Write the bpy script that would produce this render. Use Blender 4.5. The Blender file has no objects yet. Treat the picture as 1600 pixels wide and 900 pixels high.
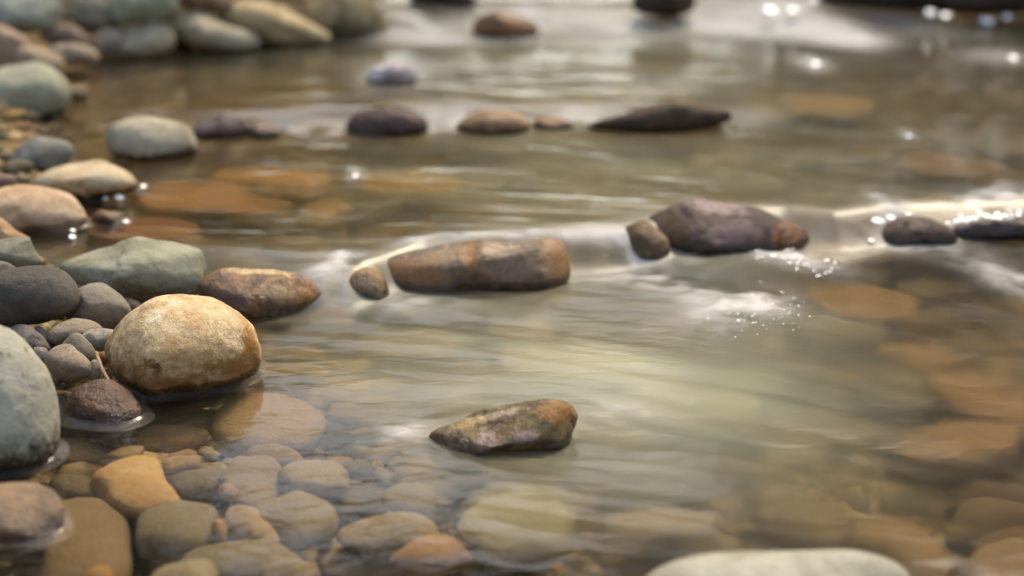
import bpy, bmesh, math, random
import numpy as np
from mathutils import Vector

SC = bpy.context.scene
COL = SC.collection
rad = math.radians

# ------------------------------------------------------------------ camera
CAM_H, PITCH, FPX = 0.75, rad(20.0), 50.0 / 36.0 * 1600
cam_d = bpy.data.cameras.new('camera')
cam_d.lens, cam_d.sensor_width = 50.0, 36.0
cam_d.clip_start, cam_d.clip_end = 0.05, 400.0
cam_d.dof.use_dof = True
cam_d.dof.focus_distance = 1.86
cam_d.dof.aperture_fstop = 1.7
cam_d.dof.aperture_blades = 0
cam = bpy.data.objects.new('camera', cam_d)
COL.objects.link(cam)
cam.location = (0, 0, CAM_H)
cam.rotation_euler = (math.pi / 2 - PITCH, 0, 0)
SC.camera = cam

# ------------------------------------------------------------------ light
SUN_EL, SUN_AZ = rad(52), rad(28)          # azimuth from the view direction towards +X
sdir = Vector((math.sin(SUN_AZ) * math.cos(SUN_EL), math.cos(SUN_AZ) * math.cos(SUN_EL), math.sin(SUN_EL)))
world = bpy.data.worlds.new('World')
SC.world = world
world.use_nodes = True
wn = world.node_tree
sky = wn.nodes.new('ShaderNodeTexSky')
sky.sky_type = 'NISHITA'
sky.sun_disc = False
sky.sun_elevation = SUN_EL
sky.sun_rotation = SUN_AZ
sky.air_density, sky.dust_density, sky.ozone_density = 1.0, 4.0, 0.6
wn.links.new(sky.outputs[0], wn.nodes['Background'].inputs['Color'])
wn.nodes['Background'].inputs['Strength'].default_value = 0.15
sun_d = bpy.data.lights.new('sun', 'SUN')
sun_d.energy = 1.15
sun_d.angle = rad(10)
sun_d.color = (1.0, 0.90, 0.76)
sun = bpy.data.objects.new('sun', sun_d)
COL.objects.link(sun)
sun.rotation_euler = sdir.to_track_quat('Z', 'Y').to_euler()
SC.view_settings.view_transform = 'Standard'
SC.view_settings.look = 'None'
SC.view_settings.exposure = 1.18
if hasattr(SC.view_settings, 'use_white_balance'):
    SC.view_settings.use_white_balance = True
    SC.view_settings.white_balance_temperature = 7050
    SC.view_settings.white_balance_tint = 7
SC.view_settings.gamma = 1.0
SC.view_settings.use_curve_mapping = False
SC.render.engine = 'CYCLES'
SC.cycles.use_denoising = True
SC.cycles.max_bounces = 10
SC.cycles.transparent_max_bounces = 12
SC.cycles.sample_clamp_indirect = 4.0
SC.cycles.caustics_refractive = True
SC.cycles.caustics_reflective = False

# ------------------------------------------------------------------ geometry of the place
Fv = np.array([0, math.cos(PITCH), -math.sin(PITCH)])
Uv = np.array([0, math.sin(PITCH), math.cos(PITCH)])
Rv = np.array([1.0, 0, 0])
CP = np.array([0, 0, CAM_H])


def ray(px, py):
    return Fv * FPX + Rv * (px - 800.0) + Uv * (450.0 - py)


def on_plane(px, py, z):
    d = ray(px, py)
    return CP + d * ((z - CAM_H) / d[2])


def sstep(a, b, v):
    t = np.clip((v - a) / (b - a), 0, 1)
    return t * t * (3 - 2 * t)


def curve_world(pts, z):
    w = np.array([on_plane(x, y, z) for x, y in pts])
    return w[:, 0], w[:, 1]


# water steps down over three rows of stones
STEPS = []
for pts, z, h, w in (
        ([(-300, 470), (300, 474), (430, 490), (490, 490), (545, 490), (600, 468), (660, 446), (740, 436), (870, 430), (930, 424), (985, 414), (1030, 402), (1100, 388), (1240, 382), (1320, 390), (1400, 378), (1480, 376), (1600, 372), (1900, 370)], 0.005, 0.042, 0.11),
        ([(-100, 215), (300, 207), (545, 200), (715, 197), (920, 195), (1140, 188), (1400, 180), (1700, 170)], 0.045, 0.020, 0.16),
        ([(300, 75), (600, 62), (760, 55), (900, 62), (1080, 62), (1350, 60), (1500, 45), (1800, 30)], 0.065, 0.050, 0.35)):
    STEPS.append((*curve_world(pts, z), h, w))


def vnoise(x, y, seed=0):
    """smooth 2-D value noise in -1..1"""
    xi, yi = np.floor(x).astype(np.int64), np.floor(y).astype(np.int64)
    fx, fy = x - xi, y - yi
    fx, fy = fx * fx * (3 - 2 * fx), fy * fy * (3 - 2 * fy)

    def h(a, b):
        n = (a * 374761393 + b * 668265263 + seed * 1442695041) & 0xFFFFFFFF
        n = ((n ^ (n >> 13)) * 1274126177) & 0xFFFFFFFF
        return ((n ^ (n >> 16)) & 0xFFFF) / 32767.5 - 1
    return (h(xi, yi) * (1 - fx) + h(xi + 1, yi) * fx) * (1 - fy) + (h(xi, yi + 1) * (1 - fx) + h(xi + 1, yi + 1) * fx) * fy


def step_y(k, x):
    """where step K starts at X, a little ragged"""
    cx, cy = STEPS[k][:2]
    x = np.asarray(x, float)
    return np.interp(x, cx, cy) + (0.012 * vnoise(x * 6, x * 0 + 0.5, 91 + k) + 0.003 * vnoise(x * 19, x * 0 + 0.5, 95 + k)) * (x > -0.3)


def level(x, y):
    x, y = np.asarray(x, float), np.asarray(y, float)
    o = np.zeros(np.broadcast(x, y).shape)
    for k, (cx, cy, h, w) in enumerate(STEPS):
        w = w * (1 + 0.35 * vnoise(x * 5, x * 0 + 2.5, 97 + k))
        o = o + h * sstep(0, w, y - step_y(k, x))
    return o


shore_px = [(-420, 800), (-120, 742), (60, 700), (100, 668), (150, 615), (180, 560), (205, 500), (200, 455), (130, 410), (110, 372),
            (140, 345), (150, 322), (190, 300), (120, 262), (140, 225), (120, 185), (120, 130), (200, 96), (330, 78), (480, 66), (600, 52), (640, 22), (640, -20)]
sp = np.array([on_plane(x, y, 0.05 if y < 450 else 0.0) for x, y in shore_px])
sp = sp[np.argsort(sp[:, 1])]


def vnoise3(p, seed=0):
    x, y, z = p[:, 0], p[:, 1], p[:, 2]
    xi, yi, zi = (np.floor(v).astype(np.int64) for v in (x, y, z))
    f = [x - xi, y - yi, z - zi]
    f = [t * t * t * (t * (t * 6 - 15) + 10) for t in f]

    def h(a, b, c):
        n = (a * 374761393 + b * 668265263 + c * 2147483647 + seed * 1442695041) & 0xFFFFFFFF
        n = ((n ^ (n >> 13)) * 1274126177) & 0xFFFFFFFF
        n = ((n ^ (n >> 15)) * 2246822519) & 0xFFFFFFFF
        return ((n ^ (n >> 16)) & 0xFFFF) / 32767.5 - 1
    o = 0
    for dx in (0, 1):
        for dy in (0, 1):
            for dz in (0, 1):
                w = (f[0] if dx else 1 - f[0]) * (f[1] if dy else 1 - f[1]) * (f[2] if dz else 1 - f[2])
                o = o + w * h(xi + dx, yi + dy, zi + dz)
    return o


def bed(x, y):
    x, y = np.asarray(x, float), np.asarray(y, float)
    xs = np.interp(y, sp[:, 1], sp[:, 0]) + 0.03 * vnoise(y * 6, x * 0 + 3.3, 4)
    d = x - xs
    depth = np.where(d > 0, 0.045 + np.minimum(d * 0.22, 0.085), 0.045 * sstep(-0.12, 0.0, d) + np.clip(d + 0.02, -9, 0) * 0.14)
    depth = np.maximum(depth, -1.6)
    rb = np.clip(x - (2.35 - 0.1 * (y - 3)), 0, 9)              # far side bank
    depth = np.maximum(depth - rb * 0.5, -1.4)
    depth = depth - np.clip(y - 9.0, 0, 4) * 0.12
    n = 0.012 * vnoise(x * 9, y * 9, 1) + 0.02 * vnoise(x * 3, y * 3, 2)
    return level(x, y) - depth + n


# ------------------------------------------------------------------ material helpers
def lin(c):
    return tuple((v / 255 / 12.92) if v <= 10 else ((v / 255 + 0.055) / 1.055) ** 2.4 for v in c)


class NT:
    def __init__(self, name):
        self.m = bpy.data.materials.new(name)
        self.m.use_nodes = True
        self.t = self.m.node_tree
        self.t.nodes.clear()
        self.out = self.n('OutputMaterial')

    def n(self, typ, **kw):
        nd = self.t.nodes.new('ShaderNode' + typ)
        for k, v in kw.items():
            setattr(nd, k, v)
        return nd

    def set(self, sock, v):
        if hasattr(v, 'is_output'):
            self.t.links.new(v, sock)
        elif isinstance(v, (tuple, list)) and len(v) == 3 and sock.type == 'RGBA':
            sock.default_value = (*v, 1)
        else:
            sock.default_value = v

    def math(self, op, a, b=0.0, c=None, clamp=False):
        nd = self.n('Math', operation=op, use_clamp=clamp)
        self.set(nd.inputs[0], a)
        self.set(nd.inputs[1], b)
        if c is not None:
            self.set(nd.inputs[2], c)
        return nd.outputs[0]

    def mix(self, f, a, b, blend='MIX'):
        nd = self.n('Mix', data_type='RGBA', blend_type=blend)
        self.set(nd.inputs[0], f)
        self.set(nd.inputs[6], a)
        self.set(nd.inputs[7], b)
        return nd.outputs[2]

    def mixs(self, f, a, b):
        nd = self.n('MixShader')
        self.set(nd.inputs[0], f)
        self.t.links.new(a, nd.inputs[1])
        self.t.links.new(b, nd.inputs[2])
        return nd.outputs[0]

    def noise(self, scale, detail=3, rough=0.55, vec=None, dist=0.0):
        nd = self.n('TexNoise')
        nd.inputs['Scale'].default_value = scale
        nd.inputs['Detail'].default_value = detail
        nd.inputs['Roughness'].default_value = rough
        nd.inputs['Distortion'].default_value = dist
        if vec is not None:
            self.t.links.new(vec, nd.inputs['Vector'])
        return nd.outputs['Fac']

    def ramp(self, v, a, b):
        nd = self.n('MapRange', interpolation_type='SMOOTHSTEP')
        self.set(nd.inputs[0], v)
        nd.inputs[1].default_value, nd.inputs[2].default_value = a, b
        return nd.outputs[0]

    def attr(self, name, out='Fac'):
        return self.n('Attribute', attribute_name=name).outputs[out]


MATS = {}


def stone_mat(c1, c2, spot=(60, 52, 42), stain=None, wet=0.0, scale=18.0, spots=0.35, grain=0.3, seed=0, streak=0.0):
    key = (c1, c2, spot, stain, wet, scale, spots, grain, streak)
    if key in MATS:
        return MATS[key]
    k = NT('river_stone')
    oi = k.n('ObjectInfo')
    tc = k.n('TexCoord')
    ad = k.n('VectorMath', operation='ADD')
    k.t.links.new(tc.outputs['Object'], ad.inputs[0])
    sc = k.n('VectorMath', operation='SCALE')
    cb = k.n('CombineXYZ')
    for i in range(3):
        k.t.links.new(oi.outputs['Random'], cb.inputs[i])
    k.t.links.new(cb.outputs[0], sc.inputs[0])
    sc.inputs['Scale'].default_value = 37.0
    k.t.links.new(sc.outputs[0], ad.inputs[1])
    v = vs = ad.outputs[0]
    if streak:
        mp = k.n('Mapping')
        mp.inputs['Scale'].default_value = (1, 1, 1 - streak)
        k.t.links.new(v, mp.inputs['Vector'])
        vs = mp.outputs[0]
    n1 = k.noise(scale, 5, 0.62, vs, 0.6)
    n2 = k.noise(scale * 3.1, 4, 0.65, vs, 0.3)
    n3 = k.noise(190, 4, 0.75, v)
    n4 = k.noise(700, 2, 0.6, v)
    col = k.mix(k.ramp(n1, 0.36 + 0.05 * wet, 0.64 - 0.05 * wet), lin(c1), lin(c2))
    sp_f = k.math('MULTIPLY', k.ramp(n2, 0.58, 0.72), spots)
    col = k.mix(sp_f, col, lin(spot))
    pf = k.math('ADD', k.attr('stain_sheen_w'), k.math('MULTIPLY', k.math('SUBTRACT', n2, 0.5), 1.6))
    pf = k.math('MULTIPLY', k.ramp(pf, 0.25, 0.75), k.ramp(k.attr('stain_sheen_w'), 0.02, 0.2))
    col = k.mix(pf, col, k.attr('vein', 'Color'))
    g = k.math('ADD', k.math('MULTIPLY', n3, grain * 2.2), k.math('MULTIPLY', n4, grain * 1.6))
    g = k.math('ADD', k.math('SUBTRACT', g, grain * 1.9), 1.0)
    gm = k.n('VectorMath', operation='SCALE')
    k.t.links.new(col, gm.inputs[0])
    k.t.links.new(g, gm.inputs['Scale'])
    col = gm.outputs[0]
    rough = k.math('ADD', 0.85 - 0.40 * wet, k.math('MULTIPLY', n2, 0.12))
    st = k.attr('stain')
    if stain is not None:
        f = k.math('ADD', st, k.math('MULTIPLY', k.math('SUBTRACT', n2, 0.5), 1.3))
        f = k.math('ADD', f, k.math('MULTIPLY', k.math('SUBTRACT', n1, 0.5), 0.9))
        f = k.ramp(f, 0.25, 0.85)
        col = k.mix(k.math('MULTIPLY', f, 0.92), col, lin(stain), 'MIX')
        f2 = k.ramp(k.math('ADD', st, k.math('MULTIPLY', k.math('SUBTRACT', n2, 0.5), 0.8)), 0.75, 1.1)
        col = k.mix(k.math('MULTIPLY', f2, 0.75), col, lin((48, 34, 18)))
        rough = k.math('SUBTRACT', rough, k.math('MULTIPLY', f2, 0.4), clamp=True)
    dm = k.math('ADD', k.attr('damp'), k.math('MULTIPLY', k.math('SUBTRACT', n2, 0.5), 1.1))
    dm = k.math('MULTIPLY', k.ramp(dm, 0.35, 0.6), k.ramp(k.attr('damp'), 0.01, 0.1))
    col = k.mix(dm, col, (0.42, 0.38, 0.33), 'MULTIPLY')
    rough = k.math('SUBTRACT', rough, k.math('MULTIPLY', dm, 0.45), clamp=True)
    bs = k.n('BsdfPrincipled')
    k.t.links.new(col, bs.inputs['Base Color'])
    k.t.links.new(rough, bs.inputs['Roughness'])
    bs.inputs['Specular IOR Level'].default_value = 0.35 + 0.2 * wet
    if wet > 0:
        bs.inputs['Coat Weight'].default_value = wet * 0.7
        bs.inputs['Coat Roughness'].default_value = 0.22
        bs.inputs['Coat IOR'].default_value = 1.33
    h = k.math('ADD', k.math('MULTIPLY', n2, 0.7), k.math('ADD', k.math('MULTIPLY', n3, 0.42), k.math('MULTIPLY', n4, 0.05)))
    bp = k.n('Bump')
    bp.inputs['Strength'].default_value = 0.55 + 0.3 * wet
    bp.inputs['Distance'].default_value = 0.009
    k.t.links.new(h, bp.inputs['Height'])
    k.t.links.new(bp.outputs[0], bs.inputs['Normal'])
    k.t.links.new(bp.outputs[0], bs.inputs['Coat Normal'])
    k.t.links.new(bs.outputs[0], k.out.inputs['Surface'])
    MATS[key] = k.m
    return k.m


def mesh_obj(name, verts, faces, mat, smooth=True):
    me = bpy.data.meshes.new(name)
    verts = np.asarray(verts, np.float32)
    faces = np.asarray(faces, np.int32)
    nf, k = faces.shape
    me.vertices.add(len(verts))
    me.vertices.foreach_set('co', verts.ravel())
    me.loops.add(nf * k)
    me.loops.foreach_set('vertex_index', faces.ravel())
    me.polygons.add(nf)
    me.polygons.foreach_set('loop_start', np.arange(0, nf * k, k, dtype=np.int32))
    me.polygons.foreach_set('loop_total', np.full(nf, k, np.int32))
    if smooth:
        me.polygons.foreach_set('use_smooth', np.ones(nf, bool))
    me.update(calc_edges=True)
    me.validate()
    if mat:
        me.materials.append(mat)
    o = bpy.data.objects.new(name, me)
    COL.objects.link(o)
    return o


def set_attr(o, name, vals, kind='FLOAT'):
    a = o.data.attributes.new(name, kind, 'POINT')
    if kind == 'FLOAT':
        a.data.foreach_set('value', np.asarray(vals, np.float32).ravel())
    else:
        a.data.foreach_set('color', np.asarray(vals, np.float32).ravel())


def ico(sub):
    bm = bmesh.new()
    bmesh.ops.create_icosphere(bm, subdivisions=sub, radius=1.0)
    v = np.array([p.co[:] for p in bm.verts])
    f = np.array([[q.index for q in p.verts] for p in bm.faces])
    bm.free()
    return v, f


ICO = {s: ico(s) for s in (1, 2, 4, 5, 6)}


def grid_faces(nx, ny):
    i = np.arange(nx * ny).reshape(ny, nx)
    return np.stack([i[:-1, :-1], i[:-1, 1:], i[1:, 1:], i[1:, :-1]], -1).reshape(-1, 4)


# ------------------------------------------------------------------ ground: one sheet, stream bed and banks
def bed_material():
    k = NT('stream_bed')
    tc = k.n('TexCoord')
    v = tc.outputs['Object']
    n1 = k.noise(3.0, 4, 0.6, v)
    n2 = k.noise(28, 4, 0.6, v, 0.5)
    n3 = k.noise(160, 3, 0.6, v)
    vo = k.n('TexVoronoi')
    vo.inputs['Scale'].default_value = 55
    k.t.links.new(v, vo.inputs['Vector'])
    col = k.mix(k.ramp(n1, 0.35, 0.65), lin((96, 84, 52)), lin((130, 104, 58)))
    col = k.mix(k.ramp(n2, 0.4, 0.7), col, lin((150, 120, 68)))
    col = k.mix(k.math('MULTIPLY', n3, 0.5), col, lin((66, 56, 36)))
    b = k.n('BsdfPrincipled')
    k.t.links.new(col, b.inputs['Base Color'])
    b.inputs['Roughness'].default_value = 0.8
    bp = k.n('Bump')
    bp.inputs['Strength'].default_value = 0.8
    bp.inputs['Distance'].default_value = 0.012
    k.t.links.new(k.math('ADD', k.math('MULTIPLY', vo.outputs[0], -0.6), n3), bp.inputs['Height'])
    k.t.links.new(bp.outputs[0], b.inputs['Normal'])
    k.t.links.new(b.outputs[0], k.out.inputs['Surface'])
    return k.m


gx = np.concatenate([[-80, -40, -20, -10, -6, -4.2, -3.2], np.arange(-2.6, 3.6, 0.025), [4.2, 5, 6, 8, 12, 20, 40, 80]])
gy = np.concatenate([[-60, -30, -12, -5, -2, -0.8, -0.2, 0.2, 0.5], np.arange(0.7, 7.0, 0.025), np.arange(7.2, 14, 0.4), [16, 20, 28, 45, 90]])
GX, GY = np.meshgrid(gx, gy)
ground = mesh_obj('stream_bed', np.stack([GX, GY, bed(GX, GY)], -1).reshape(-1, 3), grid_faces(len(gx), len(gy)), bed_material())
ground['kind'] = 'structure'

# ------------------------------------------------------------------ stones
STONES = []
rng = np.random.RandomState(7)


def radius_fn(pts, c):
    p = np.array(pts, float) - c
    n = len(p)
    out = []
    for i in range(n):                                  # Catmull-Rom through the outline
        a, b, d, e = p[i - 1], p[i], p[(i + 1) % n], p[(i + 2) % n]
        for t in np.linspace(0, 1, 16, endpoint=False):
            out.append(0.5 * (2 * b + (d - a) * t + (2 * a - 5 * b + 4 * d - e) * t * t + (3 * b - a - 3 * d + e) * t ** 3))
    out = np.array(out)
    th = np.arctan2(out[:, 1], out[:, 0])
    r = np.hypot(out[:, 0], out[:, 1])
    o = np.argsort(th)
    return th[o], r[o]


def ell(cx, cy, w, h, rot=0.0, sq=2.2, jag=0.11, seed=0):
    rr = random.Random(int(cx * 7 + cy * 13 + seed))
    pts = []
    for i in range(12):
        t = 2 * math.pi * i / 12
        c, s = math.cos(t), math.sin(t)
        q = (abs(c) ** sq + abs(s) ** sq) ** (-1 / sq) * (1 + rr.uniform(-jag, jag))
        x, y = c * q * w / 2, s * q * h / 2
        a = rad(rot)
        pts.append((cx + x * math.cos(a) - y * math.sin(a), cy + x * math.sin(a) + y * math.cos(a)))
    return pts


def body(sub, seed, facets, fstr, nz, ax=1):
    """unit pebble: sphere with worn facets and lumps"""
    q, f = ICO[sub]
    q = q.copy()
    r = np.random.RandomState(seed)
    for _ in range(facets):
        d = r.normal(size=3)
        d /= np.linalg.norm(d)
        d[ax] = math.copysign(max(abs(d[ax]), 0.75), d[ax] if r.uniform() < 0.4 else (-1 if ax == 1 else 1))
        d /= np.linalg.norm(d)
        off = r.uniform(0.5, 0.8)
        t = q @ d
        ex = np.maximum(t - off + 0.1, 0)
        ex = ex * ex / (ex + 0.16)
        q = q - np.outer(ex * fstr, d)
    n = 0.6 * vnoise3(q * 1.7 + seed * 3.1, seed) + 0.3 * vnoise3(q * 3.7 + 9, seed + 1) + 0.16 * vnoise3(q * 8.3, seed + 2) + 0.07 * vnoise3(q * 19, seed + 3)
    return q * (1 + nz * n)[:, None], f


def finish(o, label, group, zs, stain_h, name, damp=False):
    o['label'] = label
    o['category'] = name
    if group:
        o['group'] = group
    co = np.empty(len(o.data.vertices) * 3, np.float32)
    o.data.vertices.foreach_get('co', co)
    z = co.reshape(-1, 3)[:, 2] + o.location.z - zs
    set_attr(o, 'stain', np.clip(1 - z / max(stain_h, 1e-4), 0, 1.15))
    if damp:
        set_attr(o, 'damp', np.clip(1.1 - z / 0.022, 0, 1.1))


def upright(name, label, pts, by, col, z=None, k=0.75, facets=5, fstr=0.6, nz=0.07, stain_h=0.0, sub=5, seed=None, group=None, push=0.55, patches=(), **mk):
    """a stone standing out of the water or lying on the bank; outline PTS in photo pixels, BY its waterline"""
    if not mk.get('wet') and 'spots' not in mk:
        col = tuple(tuple(int(v * 0.74 + m * 0.26) for v, m in zip(cc, (160, 154, 138))) for cc in col)
    P = np.array(pts, float)
    c = (P.min(0) + P.max(0)) / 2
    wet_foot = z is None or z == 0.0
    if z is None:
        g = on_plane(c[0], by, 0.03)
        for _ in range(3):
            g = on_plane(c[0], by, float(level(g[0], g[1] - 0.03)))
        z = float(g[2])
    g = on_plane(c[0], by, z)
    dep = (g - CP) @ Fv
    b = k * (P[:, 0].max() - P[:, 0].min()) / 2 * dep / FPX
    D = dep + push * b
    C = CP + ray(*c) / FPX * D
    th, r = radius_fn(np.stack([P[:, 0], -P[:, 1]], 1), np.array([c[0], -c[1]]))
    seed = seed if seed is not None else int(c[0] * 3 + c[1] * 7) % 9973
    q, f = body(sub, seed, facets, fstr, nz)
    a = np.arctan2(q[:, 2], q[:, 0])
    rho = np.hypot(q[:, 0], q[:, 2])
    R = np.interp(a, th, r, period=2 * math.pi) * D / FPX
    loc = (R * rho * np.cos(a))[:, None] * Rv + (R * rho * np.sin(a))[:, None] * Uv + (b * q[:, 1])[:, None] * Fv
    o = mesh_obj(name, loc, f, stone_mat(*col, **mk))
    o.location = C
    finish(o, label, group, z, stain_h, name, wet_foot)
    if patches:  # colour patches: the stone's own stains, and wet sheen painted into the colour
        W = loc + C - CP
        zc = W @ Fv
        sx, sy = 800 + (W @ Rv) / zc * FPX, 450 - (W @ Uv) / zc * FPX
        pc, pw = np.zeros((len(W), 3)), np.zeros(len(W))
        for px, py, rx, ry, rot, colr, amt in patches:
            ct, st = math.cos(rad(rot)), math.sin(rad(rot))
            ux, uy = (sx - px) * ct + (sy - py) * st, -(sx - px) * st + (sy - py) * ct
            g = np.clip(amt * np.exp(-((ux / rx) ** 2 + (uy / ry) ** 2)), 0, 1)
            pc = pc * (1 - g)[:, None] + np.outer(g, lin(colr))
            pw = np.maximum(pw * 1.0, g)
        pc = pc / np.maximum(pw, 1e-3)[:, None]
        set_attr(o, 'vein', np.concatenate([np.clip(pc, 0, 1), np.ones((len(W), 1))], 1), 'FLOAT_COLOR')
        set_attr(o, 'stain_sheen_w', pw)
    STONES.append((o, z))
    return o


def flat(name, label, pts, d, t, col, facets=5, fstr=0.6, nz=0.06, sub=4, seed=None, group=None, soft=0.5, **mk):
    """a stone lying on the bed, its top D metres under the water surface"""
    if soft:
        col = tuple(tuple(int(v * (1 - soft) + m * soft) for v, m in zip(cc, (112, 101, 77))) for cc in col)
    P = np.array(pts, float)
    c = (P.min(0) + P.max(0)) / 2
    g = on_plane(c[0], c[1], 0)
    for _ in range(3):
        z = float(level(g[0], g[1])) - d - 0.35 * t
        g = on_plane(c[0], c[1], z)
    W = np.array([on_plane(x, y, z)[:2] for x, y in P])
    th, r = radius_fn(W, g[:2])
    seed = seed if seed is not None else int(c[0] * 3 + c[1] * 7) % 9973
    q, f = body(sub, seed, facets, fstr, nz, 2)
    a = np.arctan2(q[:, 1], q[:, 0])
    rho = np.hypot(q[:, 0], q[:, 1])
    R = np.interp(a, th, r, period=2 * math.pi)
    zz = np.sign(q[:, 2]) * np.abs(q[:, 2]) ** 0.75 * t
    loc = np.stack([R * rho * np.cos(a), R * rho * np.sin(a), zz], 1)
    o = mesh_obj(name, loc, f, stone_mat(*col, **mk))
    o.location = (g[0], g[1], z - 0.65 * t)
    finish(o, label, group, -9, 0.001, name)
    return o



# --- boulders and cobbles of the near bank
upright('boulder', 'tan speckled round boulder with golden brown tide stain standing at the water edge',
        [(156, 552), (165, 525), (185, 500), (215, 476), (255, 461), (295, 459), (332, 465), (367, 485), (391, 510), (404, 542), (406, 570), (395, 600), (365, 626), (320, 640), (270, 642), (230, 632), (200, 615), (172, 588)],
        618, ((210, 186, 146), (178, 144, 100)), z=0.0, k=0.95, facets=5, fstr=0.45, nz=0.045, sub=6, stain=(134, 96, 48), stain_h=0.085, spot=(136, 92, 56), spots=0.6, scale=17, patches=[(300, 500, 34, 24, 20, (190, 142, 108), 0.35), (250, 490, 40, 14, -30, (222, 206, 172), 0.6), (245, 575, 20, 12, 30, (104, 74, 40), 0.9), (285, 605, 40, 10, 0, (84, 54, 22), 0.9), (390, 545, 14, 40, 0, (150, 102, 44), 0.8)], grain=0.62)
upright('boulder', 'pale grey green boulder with dark specks cut by the picture edge',
        [(-150, 600), (-120, 530), (-50, 503), (5, 510), (40, 538), (70, 580), (86, 630), (89, 680), (76, 722), (40, 750), (0, 765), (-70, 770), (-140, 720)],
        742, ((166, 163, 146), (144, 142, 126)), z=0.0, k=0.8, facets=4, fstr=0.4, nz=0.04, sub=6, spot=(62, 62, 50), spots=0.85, scale=20, stain=(58, 50, 34), stain_h=0.06)
upright('boulder', 'long smooth green grey boulder lying behind the tan speckled boulder',
        [(88, 412), (128, 386), (180, 372), (235, 373), (300, 384), (317, 402), (314, 440), (292, 466), (240, 478), (195, 474), (155, 455), (110, 438)],
        470, ((156, 154, 132), (124, 122, 100)), z=0.02, k=0.7, facets=6, fstr=0.7, nz=0.08, sub=6, spot=(84, 76, 56), spots=0.3, scale=14)
upright('stone', 'dark charcoal oval stone lying on the bank against the long green boulder',
        [(-45, 455), (0, 425), (60, 414), (100, 425), (121, 455), (113, 485), (60, 506), (0, 510), (-40, 495)],
        505, ((96, 90, 82), (78, 72, 66)), z=0.05, k=0.8, facets=3, fstr=0.4, nz=0.04, spots=0.25, spot=(60, 54, 50))
upright('stone', 'plain grey rounded stone under the dark charcoal oval',
        [(98, 495), (105, 470), (130, 448), (158, 442), (185, 458), (203, 485), (198, 508), (165, 525), (120, 522)],
        518, ((128, 122, 106), (110, 100, 86)), z=0.02, k=0.8, facets=5, nz=0.05)
upright('stone', 'slate grey stone whose top shows above the dark charcoal oval',
        ell(2, 432, 78, 44, 8), 450, ((98, 94, 90), (84, 80, 78)), z=0.07, k=0.8)
upright('stone', 'mossy grey stone with pale edge above the slate grey one',
        [(-25, 395), (0, 374), (38, 369), (55, 390), (64, 412), (40, 425), (-10, 424)], 420,
        ((134, 134, 112), (104, 102, 84)), z=0.075, k=0.8, facets=7, fstr=0.8)
upright('pebble', 'layered blue grey pebble beside the pale speckled boulder',
        [(8, 522), (20, 507), (45, 509), (68, 530), (80, 548), (60, 556), (30, 545)], 550,
        ((98, 92, 90), (80, 74, 72)), z=0.03, k=0.9, facets=6, fstr=0.8, sub=4)
upright('pebble', 'thin dark pebble leaning on the layered blue grey pebble',
        ell(66, 530, 34, 48, -35), 548, ((86, 78, 72), (74, 66, 62)), z=0.02, k=0.8, sub=4)
upright('pebble', 'pinkish domed pebble on top of the small pebble pile',
        [(72, 528), (84, 511), (112, 498), (138, 500), (159, 514), (150, 530), (110, 542), (84, 540)], 536,
        ((142, 124, 104), (124, 106, 90)), z=0.03, k=0.9, sub=4)
upright('pebble', 'flat olive pebble in the middle of the small pebble pile',
        [(92, 545), (110, 523), (130, 523), (146, 542), (147, 565), (120, 572), (98, 565)], 566,
        ((132, 120, 98), (116, 104, 86)), z=0.025, k=0.8, sub=4)
upright('pebble', 'bluish white pebble wedged against the tan speckled boulder',
        [(128, 526), (142, 515), (165, 512), (182, 520), (178, 540), (155, 550), (140, 545)], 546,
        ((156, 150, 134), (112, 104, 92)), z=0.025, k=0.9, sub=4, facets=7, fstr=0.8)
upright('pebble', 'angular beige pebble at the front of the small pebble pile',
        [(68, 560), (78, 541), (100, 536), (122, 548), (140, 566), (138, 585), (110, 600), (84, 590)], 594,
        ((150, 130, 106), (126, 108, 88)), z=0.025, k=0.9, sub=4, facets=7, fstr=0.8)
upright('pebble', 'tiny rounded pebble touching the angular beige pebble and the twig',
        ell(147, 579, 22, 32, 10), 590, ((142, 126, 102), (120, 104, 84)), z=0.02, k=0.9, sub=4)
upright('pebble', 'tiny mauve chip between the pale speckled boulder and the pebble pile',
        ell(62, 552, 26, 22, 20), 560, ((128, 116, 112), (104, 92, 90)), z=0.03, k=0.9, sub=4)
upright('pebble', 'dark reddish pebble in the gap behind the tan speckled boulder',
        ell(204, 480, 34, 26, 20), 490, ((84, 66, 56), (70, 54, 46)), z=0.015, k=0.9, sub=4)
upright('stone', 'wet reddish brown stone half sunk in front of the tan speckled boulder',
        [(80, 655), (105, 618), (130, 601), (165, 593), (190, 605), (222, 630), (232, 650), (215, 676), (170, 694), (110, 694), (82, 682)],
        660, ((98, 68, 46), (74, 48, 32)), z=0.0, k=0.9, facets=7, fstr=0.8, nz=0.06, wet=0.9, spot=(60, 34, 24), spots=0.6, scale=26)
upright('stone', 'wet pale brown stone just breaking the surface below the pale speckled boulder',
        [(-60, 800), (-30, 762), (10, 752), (55, 756), (98, 768), (116, 792), (104, 830), (60, 868), (0, 884), (-50, 870)],
        838, ((134, 104, 72), (104, 80, 54)), z=0.0, k=0.9, facets=7, fstr=0.9, nz=0.07, wet=0.9, spots=0.3, scale=14)
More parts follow.
